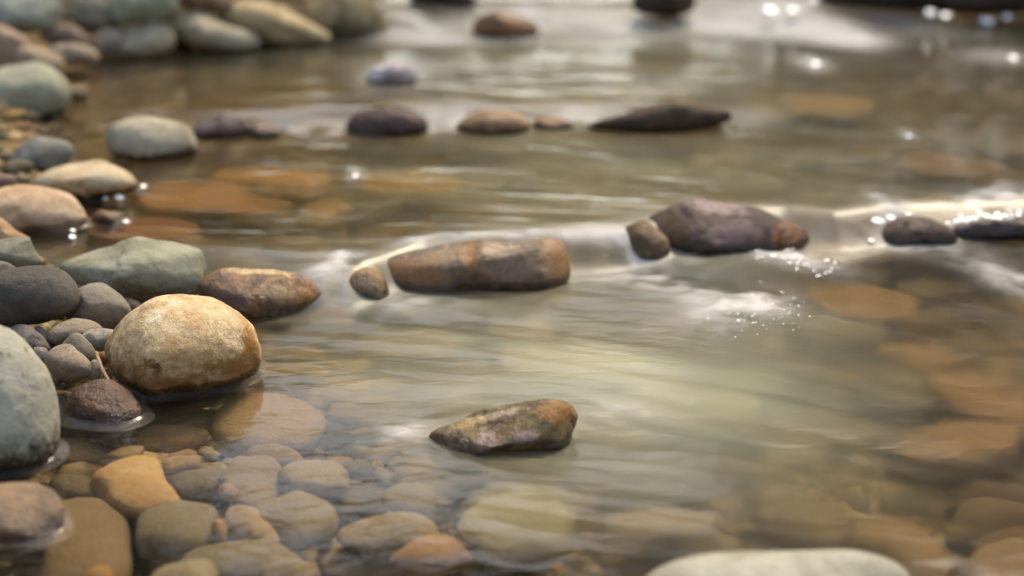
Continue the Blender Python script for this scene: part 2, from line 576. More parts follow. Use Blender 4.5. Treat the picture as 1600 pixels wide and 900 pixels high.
# --- row of wet stones the water falls over
upright('stone', 'wet brown stone with golden streaks between the long green boulder and the little fall',
        [(305, 445), (330, 420), (370, 417), (440, 422), (485, 433), (507, 457), (500, 485), (470, 512), (400, 522), (340, 515), (312, 480)],
        500, ((132, 98, 62), (88, 62, 46)), z=0.0, k=0.7, facets=7, fstr=0.7, nz=0.07, wet=0.85, spot=(190, 150, 90), spots=0.6, scale=34, sub=6, streak=0.35, grain=0.6,
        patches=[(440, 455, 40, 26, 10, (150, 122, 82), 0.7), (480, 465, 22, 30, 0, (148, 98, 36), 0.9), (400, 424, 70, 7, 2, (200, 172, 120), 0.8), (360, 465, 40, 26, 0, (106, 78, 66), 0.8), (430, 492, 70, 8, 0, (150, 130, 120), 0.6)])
upright('stone', 'small yellow brown stone under the sheet of falling water',
        [(526, 474), (534, 444), (552, 426), (578, 416), (600, 432), (610, 468), (600, 500), (550, 504)], 470,
        ((140, 106, 58), (92, 66, 38)), z=0.0, k=0.9, wet=0.9, sub=4, scale=30, facets=2)
upright('stone', 'long wet brown ledge stone with an orange end lipped by flowing water',
        [(588, 425), (610, 400), (680, 380), (730, 373), (800, 376), (862, 368), (886, 380), (897, 408), (892, 440), (850, 462), (780, 468), (720, 474), (660, 482), (610, 470), (590, 450)],
        458, ((122, 96, 60), (78, 56, 36)), z=0.0, k=0.45, facets=7, fstr=0.7, nz=0.05, wet=0.9, spot=(178, 158, 138), spots=0.5, scale=13, sub=6, streak=0.3, grain=0.6,
        patches=[(872, 410, 26, 44, 0, (146, 100, 46), 1.0), (800, 420, 60, 30, 0, (124, 98, 82), 0.8), (760, 390, 90, 14, -4, (168, 146, 124), 0.6), (650, 430, 60, 30, 0, (122, 78, 26), 0.9), (735, 400, 16, 30, 0, (140, 88, 24), 0.8), (690, 465, 120, 12, 0, (60, 40, 30), 0.8)])  # pale patch along the top is painted sheen
upright('boulder', 'dark purple brown domed boulder in midstream, largest of the stones the water falls over',
        [(965, 400), (975, 372), (1000, 345), (1022, 330), (1060, 315), (1100, 308), (1150, 313), (1200, 333), (1228, 352), (1236, 385), (1215, 412), (1150, 422), (1080, 424), (1000, 420)],
        398, ((84, 66, 60), (48, 36, 28)), z=0.0, k=0.7, facets=7, fstr=0.8, nz=0.08, wet=0.3, spot=(62, 46, 16), spots=1.0, scale=9, sub=6, grain=0.5,
        patches=[(1055, 355, 26, 40, -20, (70, 54, 18), 1.0), (1010, 350, 30, 30, 0, (84, 64, 40), 0.7), (1120, 322, 70, 16, 4, (150, 130, 124), 0.7), (1150, 365, 60, 26, 0, (104, 82, 84), 0.7), (1225, 375, 24, 30, 0, (126, 76, 34), 0.9), (1100, 402, 120, 10, 0, (52, 40, 36), 0.8)])  # pale patch on the crown is painted sheen
upright('stone', 'rusty orange brown stone tucked against the side of the purple brown boulder',
        [(1195, 385), (1205, 350), (1230, 345), (1258, 358), (1270, 378), (1258, 402), (1215, 408)], 388,
        ((128, 80, 36), (88, 54, 30)), z=0.0, k=0.9, wet=0.6, scale=24)
upright('stone', 'small pale dripping stone at the upstream corner of the purple brown boulder',
        [(948, 400), (954, 378), (970, 360), (1010, 345), (1045, 380), (1030, 426), (962, 424)], 406,
        ((128, 104, 76), (82, 60, 38)), z=0.0, k=0.9, wet=0.4, scale=24, sub=4, facets=2)
upright('stone', 'brown wedge stone ringed by bright white foam',
        [(1378, 365), (1400, 340), (1440, 338), (1480, 355), (1495, 375), (1480, 395), (1420, 398), (1385, 390)], 384,
        ((84, 60, 42), (62, 44, 32)), z=0.0, k=0.8, wet=0.6, scale=24)
upright('stone', 'dark flat stone behind the bright line of foam at the picture edge',
        [(1470, 365), (1500, 345), (1560, 338), (1640, 332), (1700, 350), (1690, 385), (1560, 392), (1490, 385)], 378,
        ((92, 78, 72), (70, 58, 54)), z=0.0, k=0.6, wet=0.6)
upright('stone', 'ridged brown and white streaked stone alone in the lower pool',
        [(646, 684), (654, 668), (692, 655), (760, 639), (830, 625), (876, 627), (894, 645), (892, 680), (880, 722), (810, 748), (740, 752), (690, 732), (652, 712)],
        702, ((112, 88, 44), (66, 50, 26)), z=0.0, k=0.7, facets=7, fstr=1.1, nz=0.11, wet=0.6, seed=7083, spot=(196, 180, 164), spots=0.5, scale=28, sub=6, streak=0.4, grain=0.7,
        patches=[(760, 690, 26, 26, 0, (160, 138, 126), 0.8), (820, 685, 24, 24, 0, (150, 130, 118), 0.7), (705, 696, 18, 16, 0, (150, 128, 112), 0.6), (770, 650, 70, 8, -14, (176, 160, 134), 0.7), (720, 664, 40, 10, -16, (140, 112, 58), 0.8), (790, 672, 16, 22, 0, (92, 66, 22), 0.9), (865, 645, 30, 22, 0, (138, 94, 34), 0.9), (780, 718, 90, 10, 0, (60, 40, 32), 0.9)])  # whitish patches on the face paint its wet sheen
upright('boulder', 'broad pale grey green boulder rising at the lower picture edge',
        [(985, 935), (1010, 902), (1060, 878), (1130, 864), (1200, 864), (1260, 863), (1340, 861), (1400, 880), (1430, 910), (1440, 960), (1380, 1040), (1200, 1070), (1050, 1040), (990, 980)],
        950, ((170, 166, 150), (138, 134, 116)), z=0.0, k=0.55, facets=4, fstr=0.5, nz=0.035, push=0.3, stain=(122, 96, 52), stain_h=0.03, spots=0.5, spot=(112, 106, 90), grain=0.4)
# --- shore of the upper pool
upright('stone', 'cream topped stone with brown underside dripping into the upper pool',
        [(48, 285), (80, 262), (130, 247), (170, 254), (200, 270), (214, 287), (202, 300), (165, 312), (150, 330), (105, 325), (60, 305)],
        316, ((206, 184, 150), (176, 146, 108)), k=0.8, facets=7, fstr=0.7, stain=(110, 72, 42), stain_h=0.035)
upright('boulder', 'pinkish beige rounded boulder below the cream topped stone',
        [(-40, 330), (-10, 298), (35, 288), (100, 299), (124, 322), (134, 350), (118, 380), (60, 385), (-20, 372)],
        368, ((198, 174, 144), (172, 142, 112)), k=0.8, facets=5, nz=0.05, spots=0.5, spot=(130, 98, 66))
upright('stone', 'small brown stone in the shallows with one bright drip beside the pinkish boulder',
        ell(172, 342, 56, 26, 0), 350, ((146, 108, 72), (112, 80, 54)), k=0.9, wet=0.7, sub=4)
upright('stone', 'slanting tan stone under the pinkish beige boulder',
        [(-40, 345), (-5, 338), (25, 360), (46, 372), (40, 388), (0, 392), (-40, 385)], 388,
        ((170, 130, 88), (140, 104, 70)), z=0.07, k=0.8, sub=4)
upright('stone', 'blue grey stone behind the cream topped stone',
        ell(60, 248, 104, 64, -12, 2.4), 276, ((128, 130, 120), (106, 104, 100)), k=0.8)
upright('pebble', 'small mauve pebble at the foot of the blue grey stone',
        ell(6, 284, 40, 26, 0), 294, ((130, 106, 94), (110, 88, 78)), z=0.08, k=0.9, sub=4)
upright('stone', 'pale oval cobble standing alone in the shallows of the upper pool',
        [(166, 215), (178, 194), (215, 183), (255, 184), (290, 196), (306, 222), (298, 248), (260, 262), (210, 260), (176, 242)],
        252, ((180, 172, 146), (146, 132, 108)), k=0.85, facets=3, fstr=0.4, nz=0.04, stain=(92, 72, 52), stain_h=0.03)
upright('boulder', 'large grey green boulder on the upper bank beside the water',
        [(-30, 145), (-10, 110), (45, 94), (90, 112), (110, 140), (104, 168), (75, 190), (20, 196), (-25, 185)],
        190, ((160, 160, 134), (140, 138, 114)), k=0.8, facets=3, fstr=0.4, nz=0.04, stain=(90, 76, 56), stain_h=0.03)
upright('pebble', 'small tan pebble between the large grey green boulder and the pool',
        ell(124, 147, 32, 26), 158, ((160, 134, 106), (140, 112, 88)), k=0.9, sub=4)
upright('boulder', 'reddish pink boulder above the large grey green one',
        ell(-2, 76, 96, 76, 10), 106, ((166, 136, 114), (142, 114, 96)), z=0.1, k=0.8)
upright('stone', 'beige flat stone leaning between the pink boulder and the mauve stones',
        ell(62, 98, 80, 48, 20), 118, ((172, 146, 118), (150, 124, 100)), z=0.09, k=0.8)
upright('stone', 'mauve stone below the pale blue grey boulder',
        ell(98, 58, 78, 34, 0), 74, ((146, 120, 104), (116, 94, 84)), z=0.1, k=0.8)
upright('stone', 'flat beige stone over a dark hollow on the upper bank',
        ell(115, 86, 84, 34, 4), 102, ((174, 160, 134), (154, 134, 110)), z=0.085, k=0.7)
upright('stone', 'mauve grey wedge beside the short beige block',
        ell(173, 66, 58, 44, -20), 88, ((150, 132, 116), (126, 108, 96)), z=0.07, k=0.8)
upright('boulder', 'pale blue grey boulder at the upper corner',
        ell(38, 16, 130, 74, -6), 50, ((150, 156, 142), (128, 132, 120)), z=0.14, k=0.8)
upright('boulder', 'dark grey stone in shade between the blue grey and the greenish boulders',
        ell(148, 22, 86, 56, 12), 50, ((112, 106, 90), (88, 84, 72)), z=0.12, k=0.8)
upright('boulder', 'greenish grey boulder high on the upper bank',
        ell(222, 6, 120, 62, -4), 36, ((150, 156, 132), (126, 130, 110)), z=0.15, k=0.8)
upright('boulder', 'short beige block of stone at the pool edge',
        [(184, 70), (196, 45), (225, 34), (262, 38), (272, 60), (262, 84), (225, 96), (195, 92)], 92,
        ((182, 170, 142), (160, 146, 120)), k=0.8, facets=6)
upright('boulder', 'long beige stone bridging over a black hollow by the pool',
        [(252, 42), (275, 18), (310, 14), (360, 38), (400, 52), (408, 74), (385, 86), (330, 80), (275, 60)], 84,
        ((180, 168, 140), (156, 142, 116)), k=0.7, facets=6)
upright('boulder', 'long golden beige boulder sloping down into the upper pool',
        [(338, 30), (360, 6), (400, -2), (440, 8), (490, 34), (526, 56), (522, 74), (480, 78), (430, 76), (370, 52)], 74,
        ((196, 176, 134), (166, 140, 96)), k=0.7, facets=5)
upright('boulder', 'olive brown boulder with a dark side at the head of the upper pool',
        [(470, 20), (500, -8), (550, -12), (590, 6), (608, 34), (600, 60), (560, 68), (510, 58), (480, 40)], 62,
        ((138, 124, 84), (92, 76, 48)), k=0.7, facets=5)
upright('stone', 'brown stone behind the long golden boulder at the upper picture edge',
        ell(318, -2, 110, 42, 10), 18, ((140, 106, 80), (104, 76, 56)), z=0.16, k=0.8)
upright('stone', 'dark flat slab in the white water at the upper picture edge',
        ell(690, 0, 116, 26, 3), 10, ((66, 52, 46), (52, 42, 38)), k=0.7, wet=0.3)
upright('stone', 'amber brown stone with a glinting end in the white water',
        [(730, 45), (745, 26), (785, 18), (822, 26), (840, 44), (830, 66), (780, 70), (742, 62)], 60,
        ((140, 92, 50), (104, 72, 48)), k=0.7, wet=0.9)
upright('stone', 'dark brown pointed stone above the bright foam band',
        ell(1036, 2, 108, 46, 6), 22, ((70, 48, 34), (54, 38, 28)), k=0.7, wet=0.3)
upright('boulder', 'blackish boulder on the far bank at the upper corner',
        [(1270, 5), (1300, -40), (1400, -60), (1480, -40), (1500, 0), (1470, 20), (1380, 14), (1310, 14)], 12,
        ((44, 34, 30), (34, 26, 24)), k=0.6, facets=7)
upright('boulder', 'dark brown boulder beside the blackish one on the far bank',
        [(1470, 0), (1500, -40), (1600, -60), (1700, -30), (1720, 10), (1650, 24), (1540, 22), (1490, 18)], 20,
        ((58, 42, 34), (40, 30, 26)), k=0.6, facets=7)
# --- stones of the second row
upright('stone', 'mauve stone with a blue wet face next to the pale oval cobble',
        [(300, 205), (315, 188), (345, 177), (378, 184), (388, 205), (370, 224), (330, 228), (305, 222)], 218,
        ((128, 106, 96), (92, 76, 70)), k=0.8, wet=0.5)
upright('pebble', 'small brown pebble in the ripple between the mauve stone and the white splash',
        ell(412, 208, 50, 34), 216, ((132, 110, 88), (106, 84, 68)), k=0.9, wet=0.5, sub=4)
upright('stone', 'dark purple brown stone with white splashes at both ends',
        [(542, 200), (552, 178), (585, 166), (630, 168), (660, 182), (668, 204), (640, 220), (590, 224), (552, 218)], 212,
        ((84, 60, 54), (62, 46, 40)), k=0.7, wet=0.5)
upright('stone', 'low tan stone with a bright end in the second row',
        [(712, 200), (730, 180), (770, 170), (810, 178), (828, 198), (810, 218), (750, 220)], 210,
        ((166, 130, 84), (118, 86, 62)), k=0.7, wet=0.7)
upright('pebble', 'small sliver of tan stone between the low tan stone and the long dark one',
        ell(864, 196, 62, 26, 8), 203, ((150, 114, 72), (112, 84, 58)), k=0.8, wet=0.6, sub=4)
upright('stone', 'long dark pointed stone, widest of the second row',
        [(916, 195), (960, 184), (1005, 168), (1050, 159), (1100, 168), (1142, 176), (1136, 192), (1090, 206), (1040, 220), (980, 212), (935, 202)],
        210, ((84, 66, 46), (52, 40, 30)), k=0.5, facets=6, wet=0.2)
upright('stone', 'pale lavender stone washed by foam alone in the upper pool',
        ell(612, 120, 78, 44), 136, ((200, 194, 194), (150, 138, 136)), k=0.8, wet=0.4)

# --- stones under clear water near the bank
UG = 'stones on the stream bed'
flat('stone', 'bright orange angular stone under clear shallow water, most vivid on the bed',
     [(140, 738), (165, 720), (205, 707), (240, 707), (262, 730), (285, 762), (265, 775), (215, 784), (175, 774), (158, 756)], 0.012, 0.022, ((178, 146, 98), (166, 130, 84)), facets=3, fstr=0.5, spots=0.15, soft=0.0)
flat('stone', 'large smooth tan stone under water just below the tan speckled boulder',
     [(328, 650), (350, 620), (400, 607), (460, 612), (506, 640), (506, 668), (470, 690), (400, 692), (345, 672)], 0.02, 0.025, ((166, 124, 78), (150, 112, 70)), facets=2, fstr=0.4, spots=0.2)
flat('stone', 'large chocolate brown stone under water beside the wet pale brown one',
     ell(112, 842, 200, 140, -10), 0.02, 0.035, ((128, 98, 66), (112, 84, 56)), facets=3, fstr=0.4)
flat('stone', 'smooth grey brown oval below the orange angular stone',
     ell(278, 808, 140, 78, -6), 0.025, 0.025, ((116, 98, 70), (104, 86, 62)), facets=3, fstr=0.4)
flat('stone', 'rounded dark olive stone by the dark corner of the pale speckled boulder',
     ell(130, 693, 90, 42, -4), 0.02, 0.02, ((110, 86, 58), (92, 74, 50)), facets=3)
flat('stone', 'pale grey rounded stone at the lower edge under clear water',
     ell(284, 896, 122, 66, 0), 0.012, 0.03, ((164, 148, 116), (146, 130, 102)), facets=3)
flat('stone', 'orange pebble beside the pale grey rounded stone',
     ell(152, 896, 56, 34, 0), 0.02, 0.015, ((190, 132, 62), (170, 112, 54)), facets=3)
flat('stone', 'broad olive brown slab between the pale grey rounded stone and the grey brown oval',
     ell(372, 862, 200, 62, 4), 0.03, 0.02, ((122, 104, 70), (108, 90, 60)))
flat('stone', 'small pink stone touching the corner of the orange angular stone',
     ell(286, 717, 62, 22, -8), 0.022, 0.012, ((176, 136, 98), (150, 112, 82)), facets=6)
flat('stone', 'dark grey stone next to the orange angular stone',
     ell(300, 742, 76, 38, -14), 0.03, 0.018, ((96, 84, 64), (84, 72, 56)))
flat('stone', 'brown stone with golden chips at the middle of the shallows',
     ell(392, 738, 104, 78, 6), 0.03, 0.02, ((136, 106, 66), (116, 90, 56)))
flat('stone', 'pale sandy flat stone reaching towards the streaked stone',
     ell(494, 734, 116, 42, 2), 0.025, 0.015, ((164, 138, 94), (146, 120, 80)))
flat('stone', 'rounded olive stone under the pale sandy flat one',
     ell(462, 794, 126, 64, 2), 0.025, 0.025, ((140, 116, 76), (120, 98, 62)))
flat('stone', 'sandy stone with a bright orange corner beside the rounded olive stone',
     ell(392, 810, 94, 44, 14), 0.028, 0.018, ((172, 136, 86), (150, 116, 72)))
flat('pebble', 'tiny orange pebble between the grey brown oval and the sandy stone',
     ell(343, 819, 24, 20), 0.022, 0.012, ((196, 132, 56), (180, 116, 48)))
flat('pebble', 'tiny rust pebble with a white chip above the grey brown oval',
     ell(356, 760, 30, 18), 0.022, 0.01, ((178, 130, 84), (160, 104, 60)))
flat('stone', 'reddish flat stone under the wet reddish brown one',
     ell(262, 672, 130, 34, -6), 0.028, 0.014, ((132, 94, 70), (110, 78, 58)))
flat('stone', 'golden brown stone near the tip of the tan submerged one',
     ell(428, 702, 100, 28, 4), 0.03, 0.014, ((142, 108, 60), (122, 92, 52)))
flat('stone', 'narrow pale stone chip among gravel above the orange angular stone',
     ell(196, 703, 60, 14, -8), 0.02, 0.008, ((170, 142, 92), (150, 118, 76)))
flat('stone', 'dark olive pebble in the shade of the pale speckled boulder',
     ell(112, 752, 76, 30, 10), 0.03, 0.014, ((88, 72, 48), (74, 62, 42)))
flat('stone', 'brown stone touching the lower edge between two slabs',
     ell(452, 886, 96, 44, 0), 0.03, 0.018, ((140, 108, 70), (120, 92, 60)))
flat('stone', 'long olive stone stretching under the shallow water below the rounded olive one',
     ell(604, 822, 160, 48, -4), 0.03, 0.02, ((146, 126, 86), (126, 106, 70)))
flat('stone', 'orange brown oval lying between the long olive stone and the large cream one',
     ell(676, 850, 132, 44, -8), 0.025, 0.02, ((190, 128, 74), (164, 110, 66)))
flat('stone', 'large cream stone glowing pale under the lower pool',
     ell(812, 808, 200, 92, -4), 0.025, 0.025, ((196, 180, 132), (178, 160, 116)))
flat('stone', 'sandy slab beneath the upstream end of the streaked stone',
     ell(650, 768, 112, 40, 4), 0.035, 0.015, ((156, 132, 92), (138, 114, 78)))
flat('stone', 'pinkish tan stone above the broad pale boulder',
     ell(1030, 832, 200, 44, 0), 0.03, 0.018, ((192, 160, 118), (170, 136, 98)))
flat('stone', 'chestnut stone rising beside the broad pale boulder',
     ell(1255, 812, 180, 84, 10), 0.03, 0.03, ((134, 100, 64), (112, 84, 54)))
flat('stone', 'orange brown stone with a pale glint behind the broad pale boulder',
     [(1325, 818), (1350, 797), (1400, 808), (1450, 824), (1485, 858), (1492, 892), (1440, 900), (1380, 874), (1340, 850)], 0.012, 0.035, ((160, 116, 66), (134, 98, 56)))
flat('stone', 'dim brown stone at the picture edge above the pinkish one',
     ell(1560, 798, 170, 56, 0), 0.035, 0.025, ((128, 94, 58), (108, 78, 50)))
flat('stone', 'pinkish brown stone in the lower corner of the pool',
     ell(1585, 878, 140, 90, 0), 0.015, 0.035, ((152, 110, 76), (130, 92, 62)))
flat('stone', 'wide orange stone under dark swirling water, closest of three to the chestnut stone',
     ell(1490, 712, 220, 64, -2), 0.045, 0.025, ((168, 116, 58), (136, 96, 52)))
flat('stone', 'long orange stone under dark swirling water at the picture edge',
     ell(1550, 640, 240, 72, 14), 0.045, 0.02, ((166, 114, 58), (136, 94, 50)))
flat('stone', 'orange stone under dark swirling water, smallest of the three orange ones',
     ell(1432, 578, 140, 48, 8), 0.05, 0.02, ((166, 116, 62), (136, 98, 54)))
flat('stone', 'ochre stone under the current beside the sparkling foam',
     ell(1345, 496, 180, 56, 6), 0.05, 0.02, ((196, 140, 68), (166, 118, 60)))
flat('stone', 'ochre stone under ripples right behind the submerged tan stone by the boulder',
     ell(462, 574, 110, 30, 4), 0.04, 0.015, ((196, 146, 74), (166, 122, 64)))
flat('stone', 'yellowish stone under ripples between the tan boulder and the streaked stone',
     ell(530, 600, 110, 32, -8), 0.045, 0.015, ((190, 148, 86), (166, 126, 70)))
flat('stone', 'golden stone under ripples upstream of the streaked stone',
     ell(570, 632, 130, 34, -4), 0.045, 0.015, ((190, 142, 74), (166, 122, 62)))
flat('stone', 'sandy slab under ripples below the long wet ledge stone',
     ell(640, 560, 180, 50, 0), 0.05, 0.015, ((176, 146, 100), (156, 126, 84)))
flat('stone', 'honey coloured slab under smooth water in the middle of the lower pool',
     ell(900, 590, 220, 60, 2), 0.05, 0.015, ((196, 168, 112), (176, 148, 96)))
flat('stone', 'yellow brown slab beneath the downstream wake of the streaked stone',
     ell(1080, 660, 220, 50, 2), 0.05, 0.015, ((180, 150, 92), (156, 128, 78)))
# --- stones under the upper pool
flat('stone', 'rusty orange slab under the upper pool beside the cream topped stone',
     ell(300, 312, 190, 46, 2), 0.012, 0.015, ((182, 128, 74), (158, 108, 62)), soft=0.28, spots=0.6, spot=(70, 52, 32), scale=26)
flat('stone', 'bright orange slab under the upper pool out from the pale oval cobble',
     ell(440, 284, 200, 30, 2), 0.015, 0.012, ((196, 140, 76), (170, 118, 64)), soft=0.28, spots=0.6, spot=(70, 52, 32), scale=26)
flat('stone', 'red brown slab under shallow water along the long green boulder',
     ell(210, 362, 200, 40, 4), 0.012, 0.015, ((160, 104, 62), (138, 88, 54)), soft=0.28, spots=0.6, spot=(70, 52, 32), scale=26)
flat('stone', 'oval ochre stone with a dark rim shadow in the middle of the upper pool',
     ell(510, 336, 84, 26, 0), 0.02, 0.012, ((186, 138, 72), (160, 116, 60)), soft=0.28, spots=0.6, spot=(70, 52, 32), scale=26)
flat('stone', 'orange brown slab under the upper pool behind the wet brown streaked stone',
     ell(400, 330, 110, 22, -4), 0.02, 0.01, ((180, 120, 60), (150, 100, 52)), soft=0.28, spots=0.6, spot=(70, 52, 32), scale=26)
flat('stone', 'ochre slab under the upper pool behind the long wet ledge stone',
     ell(640, 300, 180, 34, 2), 0.03, 0.012, ((186, 140, 70), (160, 118, 60)), soft=0.28, spots=0.6, spot=(70, 52, 32), scale=26)
flat('stone', 'sandy patch of stone beyond the long dark pointed stone',
     ell(1290, 166, 150, 26, 2), 0.012, 0.015, ((206, 160, 98), (170, 128, 76)))
flat('stone', 'brown stone deep under the upper pool beyond the foam ringed wedge',
     ell(1480, 272, 180, 34, 4), 0.03, 0.015, ((166, 108, 58), (136, 90, 50)))

# --- dim cobbles under the fast water, alike in the blur
cobs = []
r = np.random.RandomState(21)
tries = 0
while len(cobs) < 46 and tries < 4000:
    tries += 1
    px, py = r.uniform(420, 1620), r.uniform(240, 900)
    w = r.uniform(70, 150) * (0.5 + py / 1100)
    if any(abs(px - a) < (w + b) * 0.42 and abs(py - c) < (w + b) * 0.2 for a, c, b in cobs):
        continue
    cobs.append((px, py, w))
pal = [((120, 100, 66), (100, 84, 54)), ((140, 108, 66), (118, 90, 56)), ((104, 94, 72), (90, 80, 60)), ((156, 122, 74), (132, 102, 62)), ((92, 78, 54), (76, 64, 44))]
for i, (px, py, w) in enumerate(cobs):
    flat('cobble', 'dim brown cobble blurred under the moving water', ell(px, py, w, w * 0.42, r.uniform(-12, 12), seed=i), r.uniform(0.055, 0.085), 0.02,
         pal[r.randint(len(pal))], group='dim cobbles under the moving water')

# --- twig
pts = [np.array(on_plane(x, y, z)) for x, y, z in ((150, 549, 0.085), (154, 562, 0.08), (159, 576, 0.072), (169, 593, 0.06))]
tv, tf = [], []
NS = 8
for i, p in enumerate(pts):
    for j in range(NS):
        a = 2 * math.pi * j / NS
        rr_ = (0.0020, 0.0023, 0.0022, 0.0016)[i]
        tv.append(p + rr_ * (math.cos(a) * Rv + math.sin(a) * Fv))
for i in range(len(pts) - 1):
    for j in range(NS):
        tf.append((i * NS + j, i * NS + (j + 1) % NS, (i + 1) * NS + (j + 1) % NS, (i + 1) * NS + j))
twig = mesh_obj('twig', tv, tf, stone_mat((186, 150, 122), (166, 126, 100), spots=0.2))
set_attr(twig, 'stain', np.zeros(len(tv)))
twig['label'] = 'short pinkish brown twig leaning between the pebble pile and the tan boulder'
twig['category'] = 'twig'


# ------------------------------------------------------------------ gravel
def gravel():
    v0, f0 = ICO[2]
    r = np.random.RandomState(5)
    n = 14000
    u = r.uniform(0, 1, n)
    y = 0.85 + (5.6 - 0.85) * u ** 1.6
    x = r.uniform(-1, 1, n) * (0.25 + y * 0.42)
    s = np.exp(r.uniform(math.log(0.005), math.log(0.026), n)) * (0.8 + 0.12 * y)
    z = bed(x, y)
    V, Fc, Cc = [], [], []
    palette = np.array([lin(c) for c in ((164, 130, 78), (134, 114, 72), (112, 100, 74), (186, 146, 80), (98, 80, 54), (150, 130, 98), (190, 160, 108), (138, 100, 64))])
    for i in range(n):
        sc = s[i] * np.array([r.uniform(0.8, 1.5), r.uniform(0.7, 1.1), r.uniform(0.35, 0.7)])
        a = r.uniform(0, math.pi)
        q = v0 * (1 + 0.18 * r.normal(size=(len(v0), 1))) * sc
        c_, s_ = math.cos(a), math.sin(a)
        q = np.stack([q[:, 0] * c_ - q[:, 1] * s_, q[:, 0] * s_ + q[:, 1] * c_, q[:, 2]], 1)
        V.append(q + np.array([x[i], y[i], z[i] + sc[2] * 0.35]))
        Fc.append(f0 + i * len(v0))
        Cc.append(np.tile(palette[r.randint(len(palette))] * r.uniform(0.75, 1.1), (len(v0), 1)))
    k = NT('gravel')
    b = k.n('BsdfPrincipled')
    tc = k.n('TexCoord')
    nn = k.noise(220, 3, 0.6, tc.outputs['Object'])
    k.t.links.new(k.mix(k.math('MULTIPLY', nn, 0.7), k.attr('tint', 'Color'), lin((60, 48, 34))), b.inputs['Base Color'])
    b.inputs['Roughness'].default_value = 0.75
    k.t.links.new(b.outputs[0], k.out.inputs['Surface'])
    o = mesh_obj('gravel', np.concatenate(V), np.concatenate(Fc), k.m)
    C = np.concatenate(Cc)
    set_attr(o, 'tint', np.concatenate([C, np.ones((len(C), 1))], 1), 'FLOAT_COLOR')
    o['kind'] = 'stuff'
    o['label'] = 'brown and tan gravel covering the stream bed and the bank'
    o['category'] = 'gravel'


gravel()

# ------------------------------------------------------------------ water
LX0, LX1, LY0, LY1, LD = -2.4, 3.4, 0.6, 6.6, 0.0075
lx, ly = np.arange(LX0, LX1, LD), np.arange(LY0, LY1, LD)
MX, MY = np.meshgrid(lx, ly)


def flow(x, y):
    up = sstep(0, 0.15, y - step_y(0, x))
    w = sstep(0.1, 0.9, x)
    vx = (1 - up) * (1.0 * (1 - w) + 0.6 * w) + up * 1.0
    vy = (1 - up) * (-0.18 * (1 - w) - 0.75 * w) + up * (-0.25)
    m = on_plane(772, 700, 0)
    dx, dy = x - m[0], y - m[1] - 0.05
    r2 = (dx * dx + (dy * 1.5) ** 2) + 1e-4
    a2 = 0.014
    vx = vx - a2 * (dx * dx - dy * dy) / r2 ** 2 * 0.8
    vy = vy - a2 * 2 * dx * dy / r2 ** 2 * 0.8
    vy = vy + 0.35 * vnoise(x * 2.2, y * 2.2, 31)
    s = np.hypot(vx, vy) + 1e-6
    return vx / s, vy / s


def bil(img, x, y):
    fx = np.clip((x - LX0) / LD, 0, img.shape[1] - 1.001)
    fy = np.clip((y - LY0) / LD, 0, img.shape[0] - 1.001)
    i, j = fx.astype(int), fy.astype(int)
    a, b = fx - i, fy - j
    return (img[j, i] * (1 - a) + img[j, i + 1] * a) * (1 - b) + (img[j + 1, i] * (1 - a) + img[j + 1, i + 1] * a) * b


def lic(src, steps):
    acc = src.copy()
    for sgn in (1, -1):
        x, y = MX.copy(), MY.copy()
        for _ in range(steps):
            vx, vy = bil(VX, x, y), bil(VY, x, y)
            x, y = x + sgn * vx * LD, y + sgn * vy * LD
            acc += bil(src, x, y)
    return acc / (2 * steps + 1)


VX, VY = flow(MX, MY)
src1 = 0.5 * vnoise(MX * 24, MY * 34, 51) + 0.8 * vnoise(MX * 55, MY * 75, 52)
src2 = vnoise(MX * 7, MY * 10, 53)
L1 = lic(src1, 30)
L2 = lic(src2, 28)
L1 /= L1.std()
L2 /= L2.std()

wx = np.concatenate([[-9, -6, -4, -3], np.arange(-2.4, 3.4, 0.009), [3.8, 4.5, 6, 9]])
wy = [-3.0, -1.0, 0.2, 0.6]
y = 0.72
while y < 6.8:
    wy.append(y)
    y += 0.004 + 0.0032 * y
wy = np.array(wy + [7.2, 8, 9.5, 12])
X, Y = np.meshgrid(wx, wy)
lev = level(X, Y)
yc1 = step_y(0, X)
up = sstep(0, 0.11, Y - yc1)
inside = sstep(LX0, LX0 + 0.3, X) * (1 - sstep(LX1 - 0.3, LX1, X)) * sstep(LY0, LY0 + .1, Y) * (1 - sstep(LY1 - 0.4, LY1, Y))
# how fast the water runs: still in the near corner by the bank, quick in midstream
shore_d = X - np.interp(Y, sp[:, 1], sp[:, 0])
calm_line = np.interp(Y, [0.7, 1.2, 1.5, 1.75, 1.95, 2.2], [0.06, 0.03, -0.16, -0.35, -0.40, -0.42])
fast_low = sstep(-0.10, 0.22, X - calm_line)
fast_up = 0.85 + 0.1 * sstep(0.05, 0.5, shore_d)
fast_low = fast_low * (1 - 0.55 * sstep(0.15, 0.4, X) * (1 - sstep(1.30, 1.50, Y)))
fast = fast_low * (1 - up) + fast_up * up
fast = fast + 1.5 * np.exp(-((up - 0.5) / 0.4) ** 2) * ((Y > yc1 - 0.02) & (Y < yc1 + 0.13))
l1, l2 = bil(L1, X, Y) * inside, bil(L2, X, Y) * inside
W1 = vnoise(X * 5 + 0.4 * vnoise(X * 2, Y * 2, 8), Y * 16, 61) + 0.5 * vnoise(X * 11, Y * 34, 62)
h = lev + fast * (0.0005 * l1 + 0.0022 * l2) * (1 - up) + up * (0.0011 * W1 + 0.0004 * l1) * inside
h = h + 0.0012 * vnoise(X * 4, Y * 6, 63)

